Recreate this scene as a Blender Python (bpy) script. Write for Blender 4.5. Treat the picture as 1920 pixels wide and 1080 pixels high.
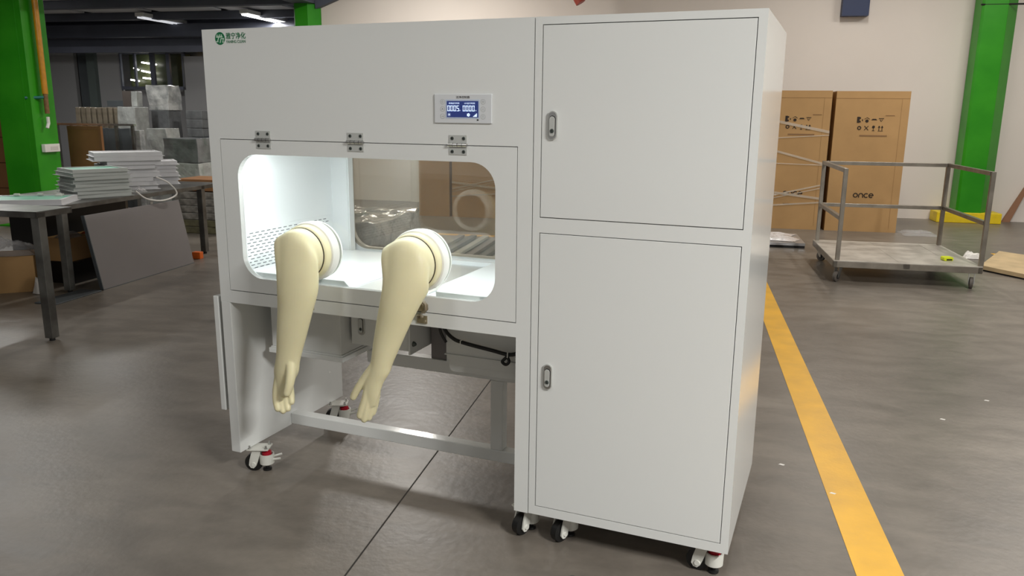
import bpy, bmesh, math, random
from mathutils import Vector, Matrix
random.seed(7)
for o in list(bpy.data.objects): bpy.data.objects.remove(o)
SC = bpy.context.scene
COL = SC.collection
PI = math.pi
A = math.atan(.1775)                      # the hall's grid is turned by this angle to the machine's front
CA, SA = math.cos(A), math.sin(A)
def W(u, v, z=0): return (u*CA - v*SA, u*SA + v*CA, z)

# ---------------------------------------------------------------- camera
cd = bpy.data.cameras.new('camera'); cam = bpy.data.objects.new('camera', cd); COL.objects.link(cam)
right = Vector((.92476, .38043, .00930)); fwd = Vector((-.36955, .90363, -.21654)); up = Vector((-.09078, .19681, .97623))
cam.matrix_world = Matrix((( right.x, up.x, -fwd.x, .9084), (right.y, up.y, -fwd.y, -2.3894), (right.z, up.z, -fwd.z, 1.4872), (0, 0, 0, 1)))
cd.sensor_width = 36; cd.lens = 1482.9/1920*36; cd.clip_start = .05; cd.clip_end = 200
SC.camera = cam
# ---------------------------------------------------------------- world + exposure
wd = bpy.data.worlds.new('world'); SC.world = wd; wd.use_nodes = True
bg = wd.node_tree.nodes['Background']; bg.inputs[0].default_value = (1.0, .98, .95, 1); bg.inputs[1].default_value = .36
SC.view_settings.view_transform = 'Standard'; SC.view_settings.look = 'None'
SC.view_settings.exposure = 0.0; SC.view_settings.gamma = 1; SC.view_settings.use_curve_mapping = False

# ---------------------------------------------------------------- materials
def s2l(c):
    return tuple(((x/255)/12.92 if x/255 <= .04045 else ((x/255+.055)/1.055)**2.4) for x in c)
MATS = {}
def mat(name, rgb, rough=.5, metal=0, spec=.5, noise=0, nscale=4, bump=0, bscale=40, coat=0, emis=None, es=0, rgb2=None, sss=0, trans=0):
    if name in MATS: return MATS[name]
    m = bpy.data.materials.new(name); m.use_nodes = True; MATS[name] = m
    nt = m.node_tree; b = nt.nodes['Principled BSDF']
    c = s2l(rgb)
    b.inputs['Base Color'].default_value = (*c, 1); b.inputs['Roughness'].default_value = rough
    b.inputs['Metallic'].default_value = metal; b.inputs['Specular IOR Level'].default_value = spec
    b.inputs['Coat Weight'].default_value = coat; b.inputs['Coat Roughness'].default_value = .05
    b.inputs['Transmission Weight'].default_value = trans
    if sss:
        b.inputs['Subsurface Weight'].default_value = sss; b.inputs['Subsurface Radius'].default_value = (.03, .02, .008)
    if emis:
        b.inputs['Emission Color'].default_value = (*s2l(emis), 1); b.inputs['Emission Strength'].default_value = es
    if noise or rgb2 or bump:
        tc = nt.nodes.new('ShaderNodeTexCoord')
    if noise or rgb2:
        n = nt.nodes.new('ShaderNodeTexNoise'); n.inputs['Scale'].default_value = nscale; n.inputs['Detail'].default_value = 6
        nt.links.new(tc.outputs['Object'], n.inputs['Vector'])
        r = nt.nodes.new('ShaderNodeValToRGB')
        c2 = s2l(rgb2) if rgb2 else tuple(x*(1-noise) for x in c)
        r.color_ramp.elements[0].color = (*c2, 1); r.color_ramp.elements[1].color = (*c, 1)
        r.color_ramp.elements[0].position = .35; r.color_ramp.elements[1].position = .65
        nt.links.new(n.outputs['Fac'], r.inputs['Fac']); nt.links.new(r.outputs['Color'], b.inputs['Base Color'])
    if bump:
        n2 = nt.nodes.new('ShaderNodeTexNoise'); n2.inputs['Scale'].default_value = bscale; n2.inputs['Detail'].default_value = 5
        nt.links.new(tc.outputs['Object'], n2.inputs['Vector'])
        bp = nt.nodes.new('ShaderNodeBump'); bp.inputs['Strength'].default_value = bump; bp.inputs['Distance'].default_value = .02
        nt.links.new(n2.outputs['Fac'], bp.inputs['Height']); nt.links.new(bp.outputs['Normal'], b.inputs['Normal'])
    return m
def glassmat(name, tint=(1, 1, 1), gloss=.06, rough=.0, fres=1.45, haze=0, hazec=(1, 1, 1), bump=0):
    m = bpy.data.materials.new(name); m.use_nodes = True; nt = m.node_tree; nt.nodes.clear()
    out = nt.nodes.new('ShaderNodeOutputMaterial'); t = nt.nodes.new('ShaderNodeBsdfTransparent'); t.inputs[0].default_value = (*tint, 1)
    g = nt.nodes.new('ShaderNodeBsdfGlossy'); g.inputs['Roughness'].default_value = rough
    f = nt.nodes.new('ShaderNodeFresnel')
    ge = nt.nodes.new('ShaderNodeNewGeometry'); mr = nt.nodes.new('ShaderNodeMapRange')     # same reflectance on both faces of the thin sheet
    mr.inputs['To Min'].default_value = fres; mr.inputs['To Max'].default_value = 1/fres
    nt.links.new(ge.outputs['Backfacing'], mr.inputs['Value']); nt.links.new(mr.outputs[0], f.inputs[0])
    base = t
    if haze:
        d = nt.nodes.new('ShaderNodeBsdfDiffuse'); d.inputs[0].default_value = (*hazec, 1)
        mh = nt.nodes.new('ShaderNodeMixShader'); mh.inputs[0].default_value = haze
        nt.links.new(t.outputs[0], mh.inputs[1]); nt.links.new(d.outputs[0], mh.inputs[2]); base = mh
    mx = nt.nodes.new('ShaderNodeMixShader'); nt.links.new(f.outputs[0], mx.inputs[0]); nt.links.new(base.outputs[0], mx.inputs[1]); nt.links.new(g.outputs[0], mx.inputs[2])
    nt.links.new(mx.outputs[0], out.inputs[0])
    if bump:
        tc = nt.nodes.new('ShaderNodeTexCoord'); n2 = nt.nodes.new('ShaderNodeTexNoise'); n2.inputs['Scale'].default_value = 14; n2.inputs['Detail'].default_value = 6; n2.inputs['Distortion'].default_value = 1.5
        nt.links.new(tc.outputs['Object'], n2.inputs['Vector']); bp = nt.nodes.new('ShaderNodeBump'); bp.inputs['Strength'].default_value = bump; bp.inputs['Distance'].default_value = .05
        nt.links.new(n2.outputs['Fac'], bp.inputs['Height']); nt.links.new(bp.outputs[0], g.inputs['Normal'])
    return m

paint = mat('white_powder_coat', (223, 225, 223), .11, spec=.55, bump=.01, bscale=200)
paint_in = mat('white_chamber_paint', (238, 240, 240), .35)
dark = mat('dark_gap', (22, 22, 22), .7)
slotm = mat('slot_dark', (105, 110, 112), .7)
steel = mat('brushed_steel', (200, 200, 198), .3, metal=1, noise=.12, nscale=30)
clampm = mat('clamp_steel', (186, 176, 156), .3, metal=.8, noise=.2, nscale=60)
latchm = mat('latch_grey', (196, 198, 194), .32, metal=.25)
blackr = mat('black_rubber', (24, 24, 24), .45)
keym = mat('key_core', (84, 92, 88), .4, metal=.5)
latex = mat('cream_latex', (232, 224, 184), .42, spec=.4, sss=.15, noise=.05, nscale=9)
ringw = mat('white_port_plastic', (236, 235, 228), .3)
casterw = mat('caster_white', (216, 216, 208), .35, spec=.5)
redp = mat('red_dial', (170, 18, 40), .35)
glass_p = glassmat('clear_pane', (.95, .97, .96))
glass_r = glassmat('rear_pane', (.80, .765, .71), fres=1.75, haze=.05, hazec=(.75, .68, .58))  # beige haze of chamber reflections is put into the pane's colour
cable_m = mat('black_cable', (18, 18, 18), .35)
tie_m = mat('white_tie', (225, 225, 220), .5)
card = mat('kraft_cardboard', (190, 152, 104), .75, noise=.12, nscale=2.5, spec=.2)
card2 = mat('brown_cardboard', (140, 100, 66), .8, noise=.15, nscale=3, spec=.2)
cardedge = mat('cardboard_edge', (158, 122, 78), .8)
inkm = mat('black_ink', (42, 28, 16), .7)
inkf = mat('faint_ink', (140, 106, 70), .7)
lineY = None
cart_m = mat('stainless_tube', (150, 143, 132), .36, metal=.85, noise=.25, nscale=8)
deck_m = mat('scratched_deck', (196, 190, 180), .42, metal=.2, rgb2=(160, 154, 145), nscale=5, bump=.05, bscale=80)
yellow_p = mat('yellow_plastic', (214, 226, 30), .4)
green_dk = mat('green_paint', (52, 150, 24), .38, spec=.35, rgb2=(36, 134, 14), nscale=2)
green_lt = green_dk
yel_wall = mat('yellow_curb_paint', (236, 206, 24), .5, noise=.15, nscale=8)
pipe_o = mat('orange_pipe', (205, 140, 25), .4, noise=.2, nscale=15)
blue_m = mat('navy_sheet', (34, 48, 84), .5)
rust_m = mat('rust_red_pipe', (150, 62, 48), .5)
dkbeam = mat('dark_beam_paint', (88, 92, 106), .6, noise=.2, nscale=1.5)
tube_on = mat('lit_tube', (255, 255, 255), .5, emis=(255, 252, 245), es=9)
tube_dim = mat('dim_tube', (255, 255, 255), .5, emis=(245, 248, 255), es=.55)
tube_warm = mat('warm_tube', (255, 220, 150), .5, emis=(255, 205, 120), es=2.5)
lampw = mat('lamp_housing', (215, 215, 215), .5)
greyp = mat('grey_sheet', (128, 124, 124), .5, noise=.06, nscale=2)
greyd = mat('dark_grey_sheet', (82, 88, 92), .5, noise=.25, nscale=2)
wrapw = mat('film_wrapped_white', (200, 200, 198), .16, spec=.9, rgb2=(140, 142, 142), nscale=7, bump=.9, bscale=9, coat=.6)
wrapg = mat('film_wrapped_grey', (176, 178, 176), .25, spec=.7, rgb2=(146, 148, 146), nscale=6, bump=.5, bscale=12, coat=.3)
wrapd = mat('film_wrapped_dark', (112, 114, 116), .3, spec=.6, rgb2=(86, 88, 90), nscale=6, bump=.3, bscale=10, coat=.2)
film_c = glassmat('clear_film', (.93, .93, .93), rough=.12, haze=.22, hazec=(.8, .8, .82), bump=1.0, fres=1.7)
tape_c = glassmat('clear_tape', (.97, .95, .9), rough=.15, haze=.35, hazec=(.9, .80, .66), bump=.8, fres=1.6)
framew = mat('white_aluminium', (218, 218, 220), .4, noise=.04, nscale=9)
framegr = mat('pale_grey_aluminium', (190, 194, 190), .45)
mint = mat('mint_film', (120, 196, 168), .35)
tablem = mat('worn_steel_table', (128, 128, 124), .4, metal=.7, rgb2=(90, 88, 84), nscale=5)
blackp = mat('black_plastic', (18, 18, 18), .5)
orangep = mat('orange_plastic', (225, 105, 30), .5)
woodp = mat('pale_board', (196, 172, 132), .7, noise=.2, nscale=6)
whitep = mat('white_plastic', (225, 222, 216), .5)
redd = mat('red_fabric', (200, 30, 60), .7)
baggrey = mat('woven_bag', (140, 136, 128), .5, rgb2=(95, 92, 86), nscale=14, bump=.6, bscale=14)
bagolive = mat('olive_bag', (104, 100, 72), .6, rgb2=(76, 72, 52), nscale=10, bump=.5, bscale=12)
logog = mat('logo_green', (10, 110, 66), .45)
logol = mat('logo_pale', (190, 214, 196), .5)
lcd = mat('lcd_blue', (36, 50, 105), .3, emis=(40, 55, 115), es=.45)
lcdt = mat('lcd_lit', (220, 235, 255), .4, emis=(205, 225, 255), es=.75)
bezel = mat('panel_membrane', (214, 217, 220), .35)
bezel2 = mat('bezel_pale_blue', (190, 202, 222), .35)
btnm = mat('button_outline', (160, 164, 164), .5)

def floor_material():
    m = bpy.data.materials.new('polished_concrete'); m.use_nodes = True; nt = m.node_tree; b = nt.nodes['Principled BSDF']
    tc = nt.nodes.new('ShaderNodeTexCoord')
    def noise(s, d=6, st=(1, 1, 1), dist=0):
        mp = nt.nodes.new('ShaderNodeMapping'); mp.inputs['Scale'].default_value = st; nt.links.new(tc.outputs['Object'], mp.inputs[0])
        n = nt.nodes.new('ShaderNodeTexNoise'); n.inputs['Scale'].default_value = s; n.inputs['Detail'].default_value = d; n.inputs['Distortion'].default_value = dist
        nt.links.new(mp.outputs[0], n.inputs['Vector']); return n
    n1 = noise(.55, 5, dist=.6); n2 = noise(3.5, 8, (1, 2.2, 1), .4); n3 = noise(30, 4)
    r1 = nt.nodes.new('ShaderNodeValToRGB'); r1.color_ramp.elements[0].position = .36; r1.color_ramp.elements[1].position = .64
    r1.color_ramp.elements[0].color = (*s2l((108, 101, 93)), 1); r1.color_ramp.elements[1].color = (*s2l((132, 124, 114)), 1)
    r2 = nt.nodes.new('ShaderNodeValToRGB'); r2.color_ramp.elements[0].position = .36; r2.color_ramp.elements[1].position = .66
    r2.color_ramp.elements[0].color = (.78, .78, .78, 1); r2.color_ramp.elements[1].color = (1.05, 1.05, 1.05, 1)
    r3 = nt.nodes.new('ShaderNodeValToRGB'); r3.color_ramp.elements[0].position = .3; r3.color_ramp.elements[1].position = .6
    r3.color_ramp.elements[0].color = (.93, .93, .93, 1); r3.color_ramp.elements[1].color = (1, 1, 1, 1)
    for n, r in ((n1, r1), (n2, r2), (n3, r3)): nt.links.new(n.outputs['Fac'], r.inputs['Fac'])
    def mul(a, c):
        x = nt.nodes.new('ShaderNodeMixRGB'); x.blend_type = 'MULTIPLY'; x.inputs[0].default_value = 1
        nt.links.new(a, x.inputs[1]); nt.links.new(c, x.inputs[2]); return x.outputs[0]
    nt.links.new(mul(mul(r1.outputs[0], r2.outputs[0]), r3.outputs[0]), b.inputs['Base Color'])
    mr = nt.nodes.new('ShaderNodeMapRange'); mr.inputs['To Min'].default_value = .30; mr.inputs['To Max'].default_value = .44
    nt.links.new(n2.outputs['Fac'], mr.inputs['Value']); nt.links.new(mr.outputs[0], b.inputs['Roughness'])
    bp = nt.nodes.new('ShaderNodeBump'); bp.inputs['Strength'].default_value = .12; bp.inputs['Distance'].default_value = .01
    nt.links.new(n3.outputs['Fac'], bp.inputs['Height']); nt.links.new(bp.outputs[0], b.inputs['Normal'])
    b.inputs['Specular IOR Level'].default_value = .4
    return m
floor_m = floor_material()
line_m = mat('yellow_floor_paint', (226, 172, 48), .38, rgb2=(208, 158, 52), nscale=5, bump=.05, bscale=60)
wall_m = mat('painted_wall', (224, 216, 208), .75, noise=.03, nscale=1.2)
wall_dk = mat('grey_cladding', (150, 150, 152), .7, noise=.06, nscale=1)
ceil_dk = mat('dark_ceiling', (96, 100, 112), .7, noise=.1, nscale=1)
ceil_lt = mat('light_ceiling', (190, 188, 184), .8)
ceil_pn = mat('ceiling_panel', (205, 207, 212), .7)

# ---------------------------------------------------------------- mesh helpers
class MB:
    def __init__(s): s.bm = bmesh.new(); s.mi = 0; s.mats = []
    def use(s, m):
        if m not in s.mats: s.mats.append(m)
        s.mi = s.mats.index(m); return s
    def face(s, vs):
        try: f = s.bm.faces.new(vs)
        except ValueError: return
        f.material_index = s.mi; return f
    def box(s, x0, x1, y0, y1, z0, z1, M=None):
        c = [Vector((x, y, z)) for z in (z0, z1) for y in (y0, y1) for x in (x0, x1)]
        if M is not None: c = [M @ p for p in c]
        v = [s.bm.verts.new(p) for p in c]
        for q in ((0, 2, 3, 1), (4, 5, 7, 6), (0, 1, 5, 4), (2, 6, 7, 3), (0, 4, 6, 2), (1, 3, 7, 5)): s.face([v[i] for i in q])
        return s
    def rings(s, rings, cap=True, close=True):
        R = [[s.bm.verts.new(p) for p in r] for r in rings]
        n = len(R[0])
        for a, b in zip(R, R[1:]):
            for i in range(n): s.face([a[i], a[(i+1) % n], b[(i+1) % n], b[i]])
        if cap: s.face(R[0][::-1]); s.face(R[-1])
        return s
    def cyl(s, p0, p1, r0, r1=None, n=20, cap=True):
        p0 = Vector(p0); p1 = Vector(p1); r1 = r0 if r1 is None else r1
        d = (p1-p0).normalized(); a = d.orthogonal().normalized(); b = d.cross(a)
        ring = lambda c, r: [c + (a*math.cos(2*PI*i/n) + b*math.sin(2*PI*i/n))*r for i in range(n)]
        return s.rings([ring(p0, r0), ring(p1, r1)], cap)
    def lathe(s, c, axis, prof, n=40, cap=True):     # prof: (distance along axis, radius)
        c = Vector(c); d = Vector(axis).normalized(); a = d.orthogonal().normalized(); b = d.cross(a)
        return s.rings([[c + d*t + (a*math.cos(2*PI*i/n) + b*math.sin(2*PI*i/n))*max(r, 1e-5) for i in range(n)] for t, r in prof], cap)
    def tube(s, pts, r, n=8, smooth=0):
        pts = [Vector(p) for p in pts]
        if smooth: pts = spline(pts, smooth)
        rr = r if isinstance(r, (list, tuple)) else [r]*len(pts)
        rings = []; prev = None
        for i, p in enumerate(pts):
            d = (pts[min(i+1, len(pts)-1)] - pts[max(i-1, 0)]).normalized()
            if prev is None: a = d.orthogonal().normalized()
            else: a = (prev - d*prev.dot(d)).normalized()
            prev = a; b = d.cross(a)
            rings.append([p + (a*math.cos(2*PI*k/n) + b*math.sin(2*PI*k/n))*rr[i] for k in range(n)])
        return s.rings(rings)
    def prism(s, poly, d0, d1, plane='xz', M=None):
        def P(a, b, d):
            p = {'xz': (a, d, b), 'xy': (a, b, d), 'yz': (d, a, b)}[plane]
            p = Vector(p); return M @ p if M is not None else p
        lo = [s.bm.verts.new(P(a, b, d0)) for a, b in poly]; hi = [s.bm.verts.new(P(a, b, d1)) for a, b in poly]
        n = len(poly)
        for i in range(n): s.face([lo[i], lo[(i+1) % n], hi[(i+1) % n], hi[i]])
        s.face(lo[::-1]); s.face(hi); return s
    def stroke(s, pts, w, d0, d1, plane='xz', closed=False, M=None):
        n = len(pts); L = []; R = []
        for i in range(n):
            if closed: a = Vector(pts[i-1]); c = Vector(pts[(i+1) % n])
            else: a = Vector(pts[max(i-1, 0)]); c = Vector(pts[min(i+1, n-1)])
            p = Vector(pts[i]); t = (c-a).normalized(); nn = Vector((-t.y, t.x))*w/2
            L.append(p+nn); R.append(p-nn)
        rng = range(n) if closed else range(n-1)
        for i in rng:
            j = (i+1) % n; s.prism([L[i], L[j], R[j], R[i]], d0, d1, plane, M)
        return s
    def build(s, name, m=None, parent=None, bevel=0, smooth=False, mod=None):
        bmesh.ops.recalc_face_normals(s.bm, faces=s.bm.faces[:])
        me = bpy.data.meshes.new(name); s.bm.to_mesh(me); s.bm.free()
        for x in (s.mats or [m]): me.materials.append(x)
        o = bpy.data.objects.new(name, me); COL.objects.link(o)
        if parent is not None: o.parent = parent
        if bevel:
            bv = o.modifiers.new('bevel', 'BEVEL'); bv.width = bevel; bv.segments = 2; bv.limit_method = 'ANGLE'; bv.angle_limit = .6
        if smooth:
            for p in me.polygons: p.use_smooth = True
            if smooth != 'all':
                try: me.set_sharp_from_angle(angle=math.radians(40))
                except Exception: pass
        return o
def spline(p, k):
    out = []
    for i in range(len(p)-1):
        p0 = p[max(i-1, 0)]; p1 = p[i]; p2 = p[i+1]; p3 = p[min(i+2, len(p)-1)]
        for j in range(k):
            t = j/k
            out.append(.5*((2*p1) + (p2-p0)*t + (2*p0-5*p1+4*p2-p3)*t*t + (3*p1-p0-3*p2+p3)*t**3))
    out.append(p[-1]); return out
def tag(o, label, cat, group=None, kind=None):
    if label: o['label'] = label
    if cat: o['category'] = cat
    if group: o['group'] = group
    if kind: o['kind'] = kind
    return o
def thing(name, label, cat, loc=(0, 0, 0), rotz=0, group=None):
    o = bpy.data.objects.new(name, None); COL.objects.link(o); o.location = loc; o.rotation_euler = (0, 0, rotz); o.empty_display_size = .1
    return tag(o, label, cat, group)
def struct(o): o['kind'] = 'structure'; return o
def copy_tree(o, parent=None):
    c = o.copy(); COL.objects.link(c)
    if parent is not None: c.parent = parent
    for ch in list(o.children): copy_tree(ch, c)
    return c
def rrect(x0, x1, z0, z1, r, k=8):
    out = []
    for cx, cz, a0 in ((x1-r, z1-r, 0), (x0+r, z1-r, PI/2), (x0+r, z0+r, PI), (x1-r, z0+r, 1.5*PI)):
        out.append([(cx + r*math.cos(a0+PI/2*i/k), cz + r*math.sin(a0+PI/2*i/k)) for i in range(k+1)])
    return out
def holed(mb, X0, X1, Z0, Z1, x0, x1, z0, z1, r, y0, y1, k=8):
    arcs = rrect(x0, x1, z0, z1, r, k); outer = [(X1, Z1), (X0, Z1), (X0, Z0), (X1, Z0)]
    bm = mb.bm
    V = {}
    for y in (y0, y1):
        V[y] = ([bm.verts.new((a, y, b)) for a, b in outer], [[bm.verts.new((a, y, b)) for a, b in arc] for arc in arcs])
        O, I = V[y]
        for c in range(4):
            for i in range(k): mb.face([O[c], I[c][i], I[c][i+1]])
            d = (c+1) % 4; mb.face([O[c], I[c][k], I[d][0], O[d]])
    Oa, Ia = V[y0]; Ob, Ib = V[y1]
    for c in range(4):
        mb.face([Oa[c], Oa[(c+1) % 4], Ob[(c+1) % 4], Ob[c]])
        for i in range(k): mb.face([Ia[c][i], Ia[c][i+1], Ib[c][i+1], Ib[c][i]])
        d = (c+1) % 4; mb.face([Ia[c][k], Ia[d][0], Ib[d][0], Ib[c][k]])
    return mb
def flat(rr): return [p for a in rr for p in a]
def text_obj(name, body, size, loc, m, parent, rot=(PI/2, 0, 0), ext=.0004, width=None, bold=0):
    cu = bpy.data.curves.new(name, 'FONT'); cu.body = body; cu.size = size; cu.extrude = ext; cu.align_x = 'LEFT'
    o = bpy.data.objects.new('tmp', cu); COL.objects.link(o)
    dg = bpy.context.evaluated_depsgraph_get(); me = bpy.data.meshes.new_from_object(o.evaluated_get(dg))
    bpy.data.objects.remove(o)
    me.name = name; me.materials.clear(); me.materials.append(m)
    xs = [v.co.x for v in me.vertices] or [0, 1]; ys = [v.co.y for v in me.vertices] or [0, 1]
    sx = 1
    if width: sx = width/(max(xs)-min(xs))
    x0 = min(xs); y0 = min(ys)
    for v in me.vertices: v.co.x = (v.co.x-x0)*sx; v.co.y -= y0
    if bold:                                   # heavier strokes: the same glyphs again, a hair apart
        bm = bmesh.new()
        for i, (dx, dy) in enumerate(((0, 0), (bold, 0), (0, bold), (bold, bold))):
            n0 = len(bm.verts); bm.from_mesh(me); bm.verts.ensure_lookup_table()
            for v in bm.verts[n0:]: v.co += Vector((dx, dy, i*.00004))
        bm.to_mesh(me); bm.free()
    o = bpy.data.objects.new(name, me); COL.objects.link(o); o.location = loc; o.rotation_euler = rot
    if parent is not None: o.parent = parent
    return o
ORD = ['lowest', 'second', 'third', 'fourth', 'fifth', 'sixth', 'seventh', 'eighth', 'ninth', 'tenth', 'eleventh']
RZ = lambda a: Matrix.Rotation(a, 4, 'Z')

# ================================================================ SETTING
def in_hall(o): o.rotation_euler = (0, 0, A); return o
o = in_hall(MB().box(-20, 12, -12, 18, -.1, 0).build('floor', floor_m)); struct(o)
o = in_hall(MB().box(-5.55, 12, 10.25, 10.5, 0, 4.8).build('wall_back', wall_m)); struct(o)
o = in_hall(MB().box(-20, -5.4, 13.6, 13.8, 0, 3.6).build('wall_storage', wall_dk)); struct(o)
o = in_hall(MB().box(-20.2, -20, -12, 13.8, 0, 3.6).build('wall_left', wall_dk)); struct(o)
o = in_hall(MB().box(-5.75, -5.55, 10.5, 13.6, 0, 3.6).build('wall_return', wall_dk)); struct(o)
o = in_hall(MB().box(-5.6, 12, -12, 10.25, 4.8, 4.9).build('ceiling', ceil_lt)); struct(o)
# low dark storage ceiling with panels and beams
mb = MB().use(ceil_dk).box(-20, -5.6, -12, 13.6, 3.36, 3.5)
mb.use(ceil_pn)
for u in (-12.6, -11.1, -9.6, -8.1):
    for v in (8.6, 10.3, 12.0): mb.box(u, u+1.3, v, v+1.45, 3.33, 3.36)
o = in_hall(mb.build('ceiling_storage')); struct(o)
mb = MB()
for v in (6.4, 8.35, 10.1, 11.8): mb.box(-20, -5.6, v, v+.18, 3.2, 3.33)
mb.box(-20, -5.9, 13.0, 13.55, 2.72, 3.33); mb.box(-20, -5.9, 12.6, 12.9, 2.95, 3.2)
mb.box(-20, -5.6, 12.3, 12.42, 2.62, 2.74)
mb.box(-5.95, -5.6, -2, 10.2, 3.2, 3.36)
mb.prism([(-5.6, 3.12), (-4.3, 3.6), (-5.6, 3.6)], 10.14, 10.24, 'xz')
o = in_hall(mb.build('trim_1', dkbeam)); struct(o)
# partition panels on the storage wall
mb = MB().use(wall_dk).box(-14.2, -12.9, 13.2, 13.3, 0, 2.75).box(-12.32, -11.75, 13.2, 13.3, 0, 2.72).box(-10.2, -8.0, 13.2, 13.3, 0, 2.6)
mb.use(greyd).box(-12.88, -12.52, 13.3, 13.4, 0, 2.75).use(mat('green_grey_post', (88, 98, 96), .6)).box(-12.5, -12.3, 13.1, 13.3, 0, 2.75)
o = in_hall(mb.build('trim_2')); struct(o)
# window looking through to a lit hall: frame, dark pane
mb = MB().box(-11.78, -11.72, 13.2, 13.26, 1.95, 2.7).box(-11.4, -11.36, 13.2, 13.26, 1.95, 2.7).box(-11.0, -10.9, 13.2, 13.26, 1.95, 2.7).box(-10.6, -10.52, 13.2, 13.26, 1.95, 2.7).box(-10.22, -10.16, 13.2, 13.26, 1.9, 2.7).box(-11.78, -10.16, 13.2, 13.26, 1.9, 1.97).box(-11.78, -10.16, 13.2, 13.26, 2.66, 2.72)
o = in_hall(mb.build('window_1', dkbeam)); struct(o)
p = MB().box(-11.72, -10.2, 13.5, 13.52, 1.97, 2.66).build('pane', mat('dim_hall_beyond', (70, 76, 48), .4, rgb2=(50, 56, 40), nscale=3), o)
# floor joint + painted lines
def fstrip(name, u0, v0, u1, v1, w, m, h=.0015):
    d = Vector((u1-u0, v1-v0)).normalized(); n = Vector((-d.y, d.x))*w/2
    mb = MB().prism([(u0+n.x, v0+n.y), (u1+n.x, v1+n.y), (u1-n.x, v1-n.y), (u0-n.x, v0-n.y)], .0002, h, 'xy')
    o = in_hall(mb.build(name, m)); return struct(o)
fstrip('trim_3', -.54, -4, -.54, 10.2, .006, mat('joint_dark', (48, 44, 40), .8), .0008)
fstrip('trim_4', 1.182, -6, 1.182, 6.9, .155, line_m)
fstrip('trim_5', -5.0, 6.85, -1.2, 6.85, .12, line_m)
mb = MB()
for a in ((3.88, 8.0, 7.02, 7.14), (3.88, 4.0, 4.0, 7.02)): pass
fstrip('trim_6', 3.86, 7.08, 8, 7.08, .14, line_m)
fstrip('trim_7', 3.95, 6.98, 5.6, 5.3, .14, line_m)

# green steel columns
def column(name, u0, u1, v0, v1, h, label, extra=None, flange=.03):
    t = thing(name, label, 'column', W((u0+u1)/2, (v0+v1)/2), A)
    w = (u1-u0)/2; d = (v1-v0)/2
    MB().prism([(-w, -d+.03), (-w+.03, -d), (w*.28, -d), (w, -d+.20), (w, d), (-w, d)], 0, h, 'xy').build('shaft', green_dk, t, .004)
    return t, w, d
# near-left column: closed box column with a corner bead
t = thing('steel_column', 'broad glossy green column behind the left steel table with pipe and white box', 'column', W(-7.75, 6.26), A)
MB().box(-.245, .245, -.19, .19, 0, 3.35).box(.236, .252, -.2, -.188, 0, 3.35).box(.15, .165, -.196, -.19, 0, 3.35).box(-.35, .35, -.3, .3, 0, .02).build('shaft', green_dk, t, .004)
sb = MB().box(.245, .30, -.11, .14, .94, 1.04).build('socket_box', whitep, t, .006)
MB().box(.3, .303, -.02, .1, .965, 1.01).build('cover', mat('socket_cover', (205, 200, 196), .5), sb)
MB().tube([(.31, -.02, 3.33), (.31, -.02, 1.66)], .035, 12).use(pipe_o).build('conduit', pipe_o, t, smooth=True)
hp = MB().tube([(.31, -.02, 1.66), (.31, -.02, 1.42)], .028, 12).build('valve_pipe', mat('rusty_pipe', (130, 95, 55), .6, noise=.3, nscale=30), t, smooth=True)
MB().tube([(.31, -.05, 1.62), (.17, -.2, 1.61)], .018, 8).build('lever', mat('teal_lever', (28, 110, 100), .4), hp)
MB().tube([(.31, -.02, 1.38), (.31, -.02, 1.30), (.31, -.05, 1.24)], .02, 8).build('tap', whitep, t)
t, w, d = column('steel_column', 4.30, 4.80, 9.9, 10.22, 4.78, 'green column standing in a yellow-painted kerb against the wall at right')
MB().box(-.5, .35, -.02-.16, .16, 0, .15).build('kerb', yel_wall, t, .01)
MB().tube([(-.27, -.15, 2.98), (.27, -.15, 2.98)], .012, 8).build('bolt', blackr, t)
t, w, d = column('steel_column', -5.95, -5.55, 10.05, 10.24, 3.2, 'green column top showing over the white machine beside the dark ceiling')
# blue sheet, sprinkler pipe on wall
tag(in_hall(MB().box(2.54, 2.9, 10.1, 10.24, 2.88, 3.5).build('wall_cabinet', blue_m)), 'dark navy box high on the white wall above the cartons', 'wall box')
t = thing('sprinkler_pipe', 'short reddish pipe end hanging above the tall cabinet', 'pipe', W(-1.2, 9.6, 3.06), A)
MB().tube([(-.35, -.1, .9), (-.02, 0, .1)], .06, 12).tube([(-.02, 0, .12), (.05, 0, .0)], .075, 12).build('pipe', rust_m, t, smooth=True)

# ================================================================ LAMPS
def ceiling_light(u, v, z, power, label, L=1.3, along='v', tm=tube_on, hidden=False, col=(1, .96, .9), wid=.12):
    t = thing('ceiling_light', label, 'ceiling light', W(u, v, z), A + (0 if along == 'v' else PI/2), 'fluorescent ceiling lights')
    MB().box(-.09, .09, -L/2, L/2, .02, .09).build('housing', lampw, t, .005)
    for s in (-.045, .045): MB().cyl((s, -L/2+.02, 0), (s, L/2-.02, 0), .014, n=10).build('tube', tm, t, smooth=True)
    if power:
        ld = bpy.data.lights.new('lamp', 'AREA'); ld.shape = 'RECTANGLE'; ld.size = wid; ld.size_y = L; ld.energy = power; ld.color = col
        lo = bpy.data.objects.new('lamp', ld); COL.objects.link(lo); lo.parent = t; lo.location = (0, 0, -.025)
    return t
ceiling_light(-7.6, 12.1, 3.2, 75, 'bright twin-tube ceiling light over the storage area beside the green column top', 1.5)
ceiling_light(-11.6, 9.3, 3.1, 60, 'added fill light above the far left of the storage area, hidden by the column', 1.4, col=(1, .99, .96))  # unseen lamp added to brighten the storage ceiling and far wall
ceiling_light(-8.2, 7.6, 3.1, 40, 'added fill light over the wrapped goods, out of view', 1.4, col=(1, .99, .96))  # unseen lamp added to lift the lower stored goods
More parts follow.
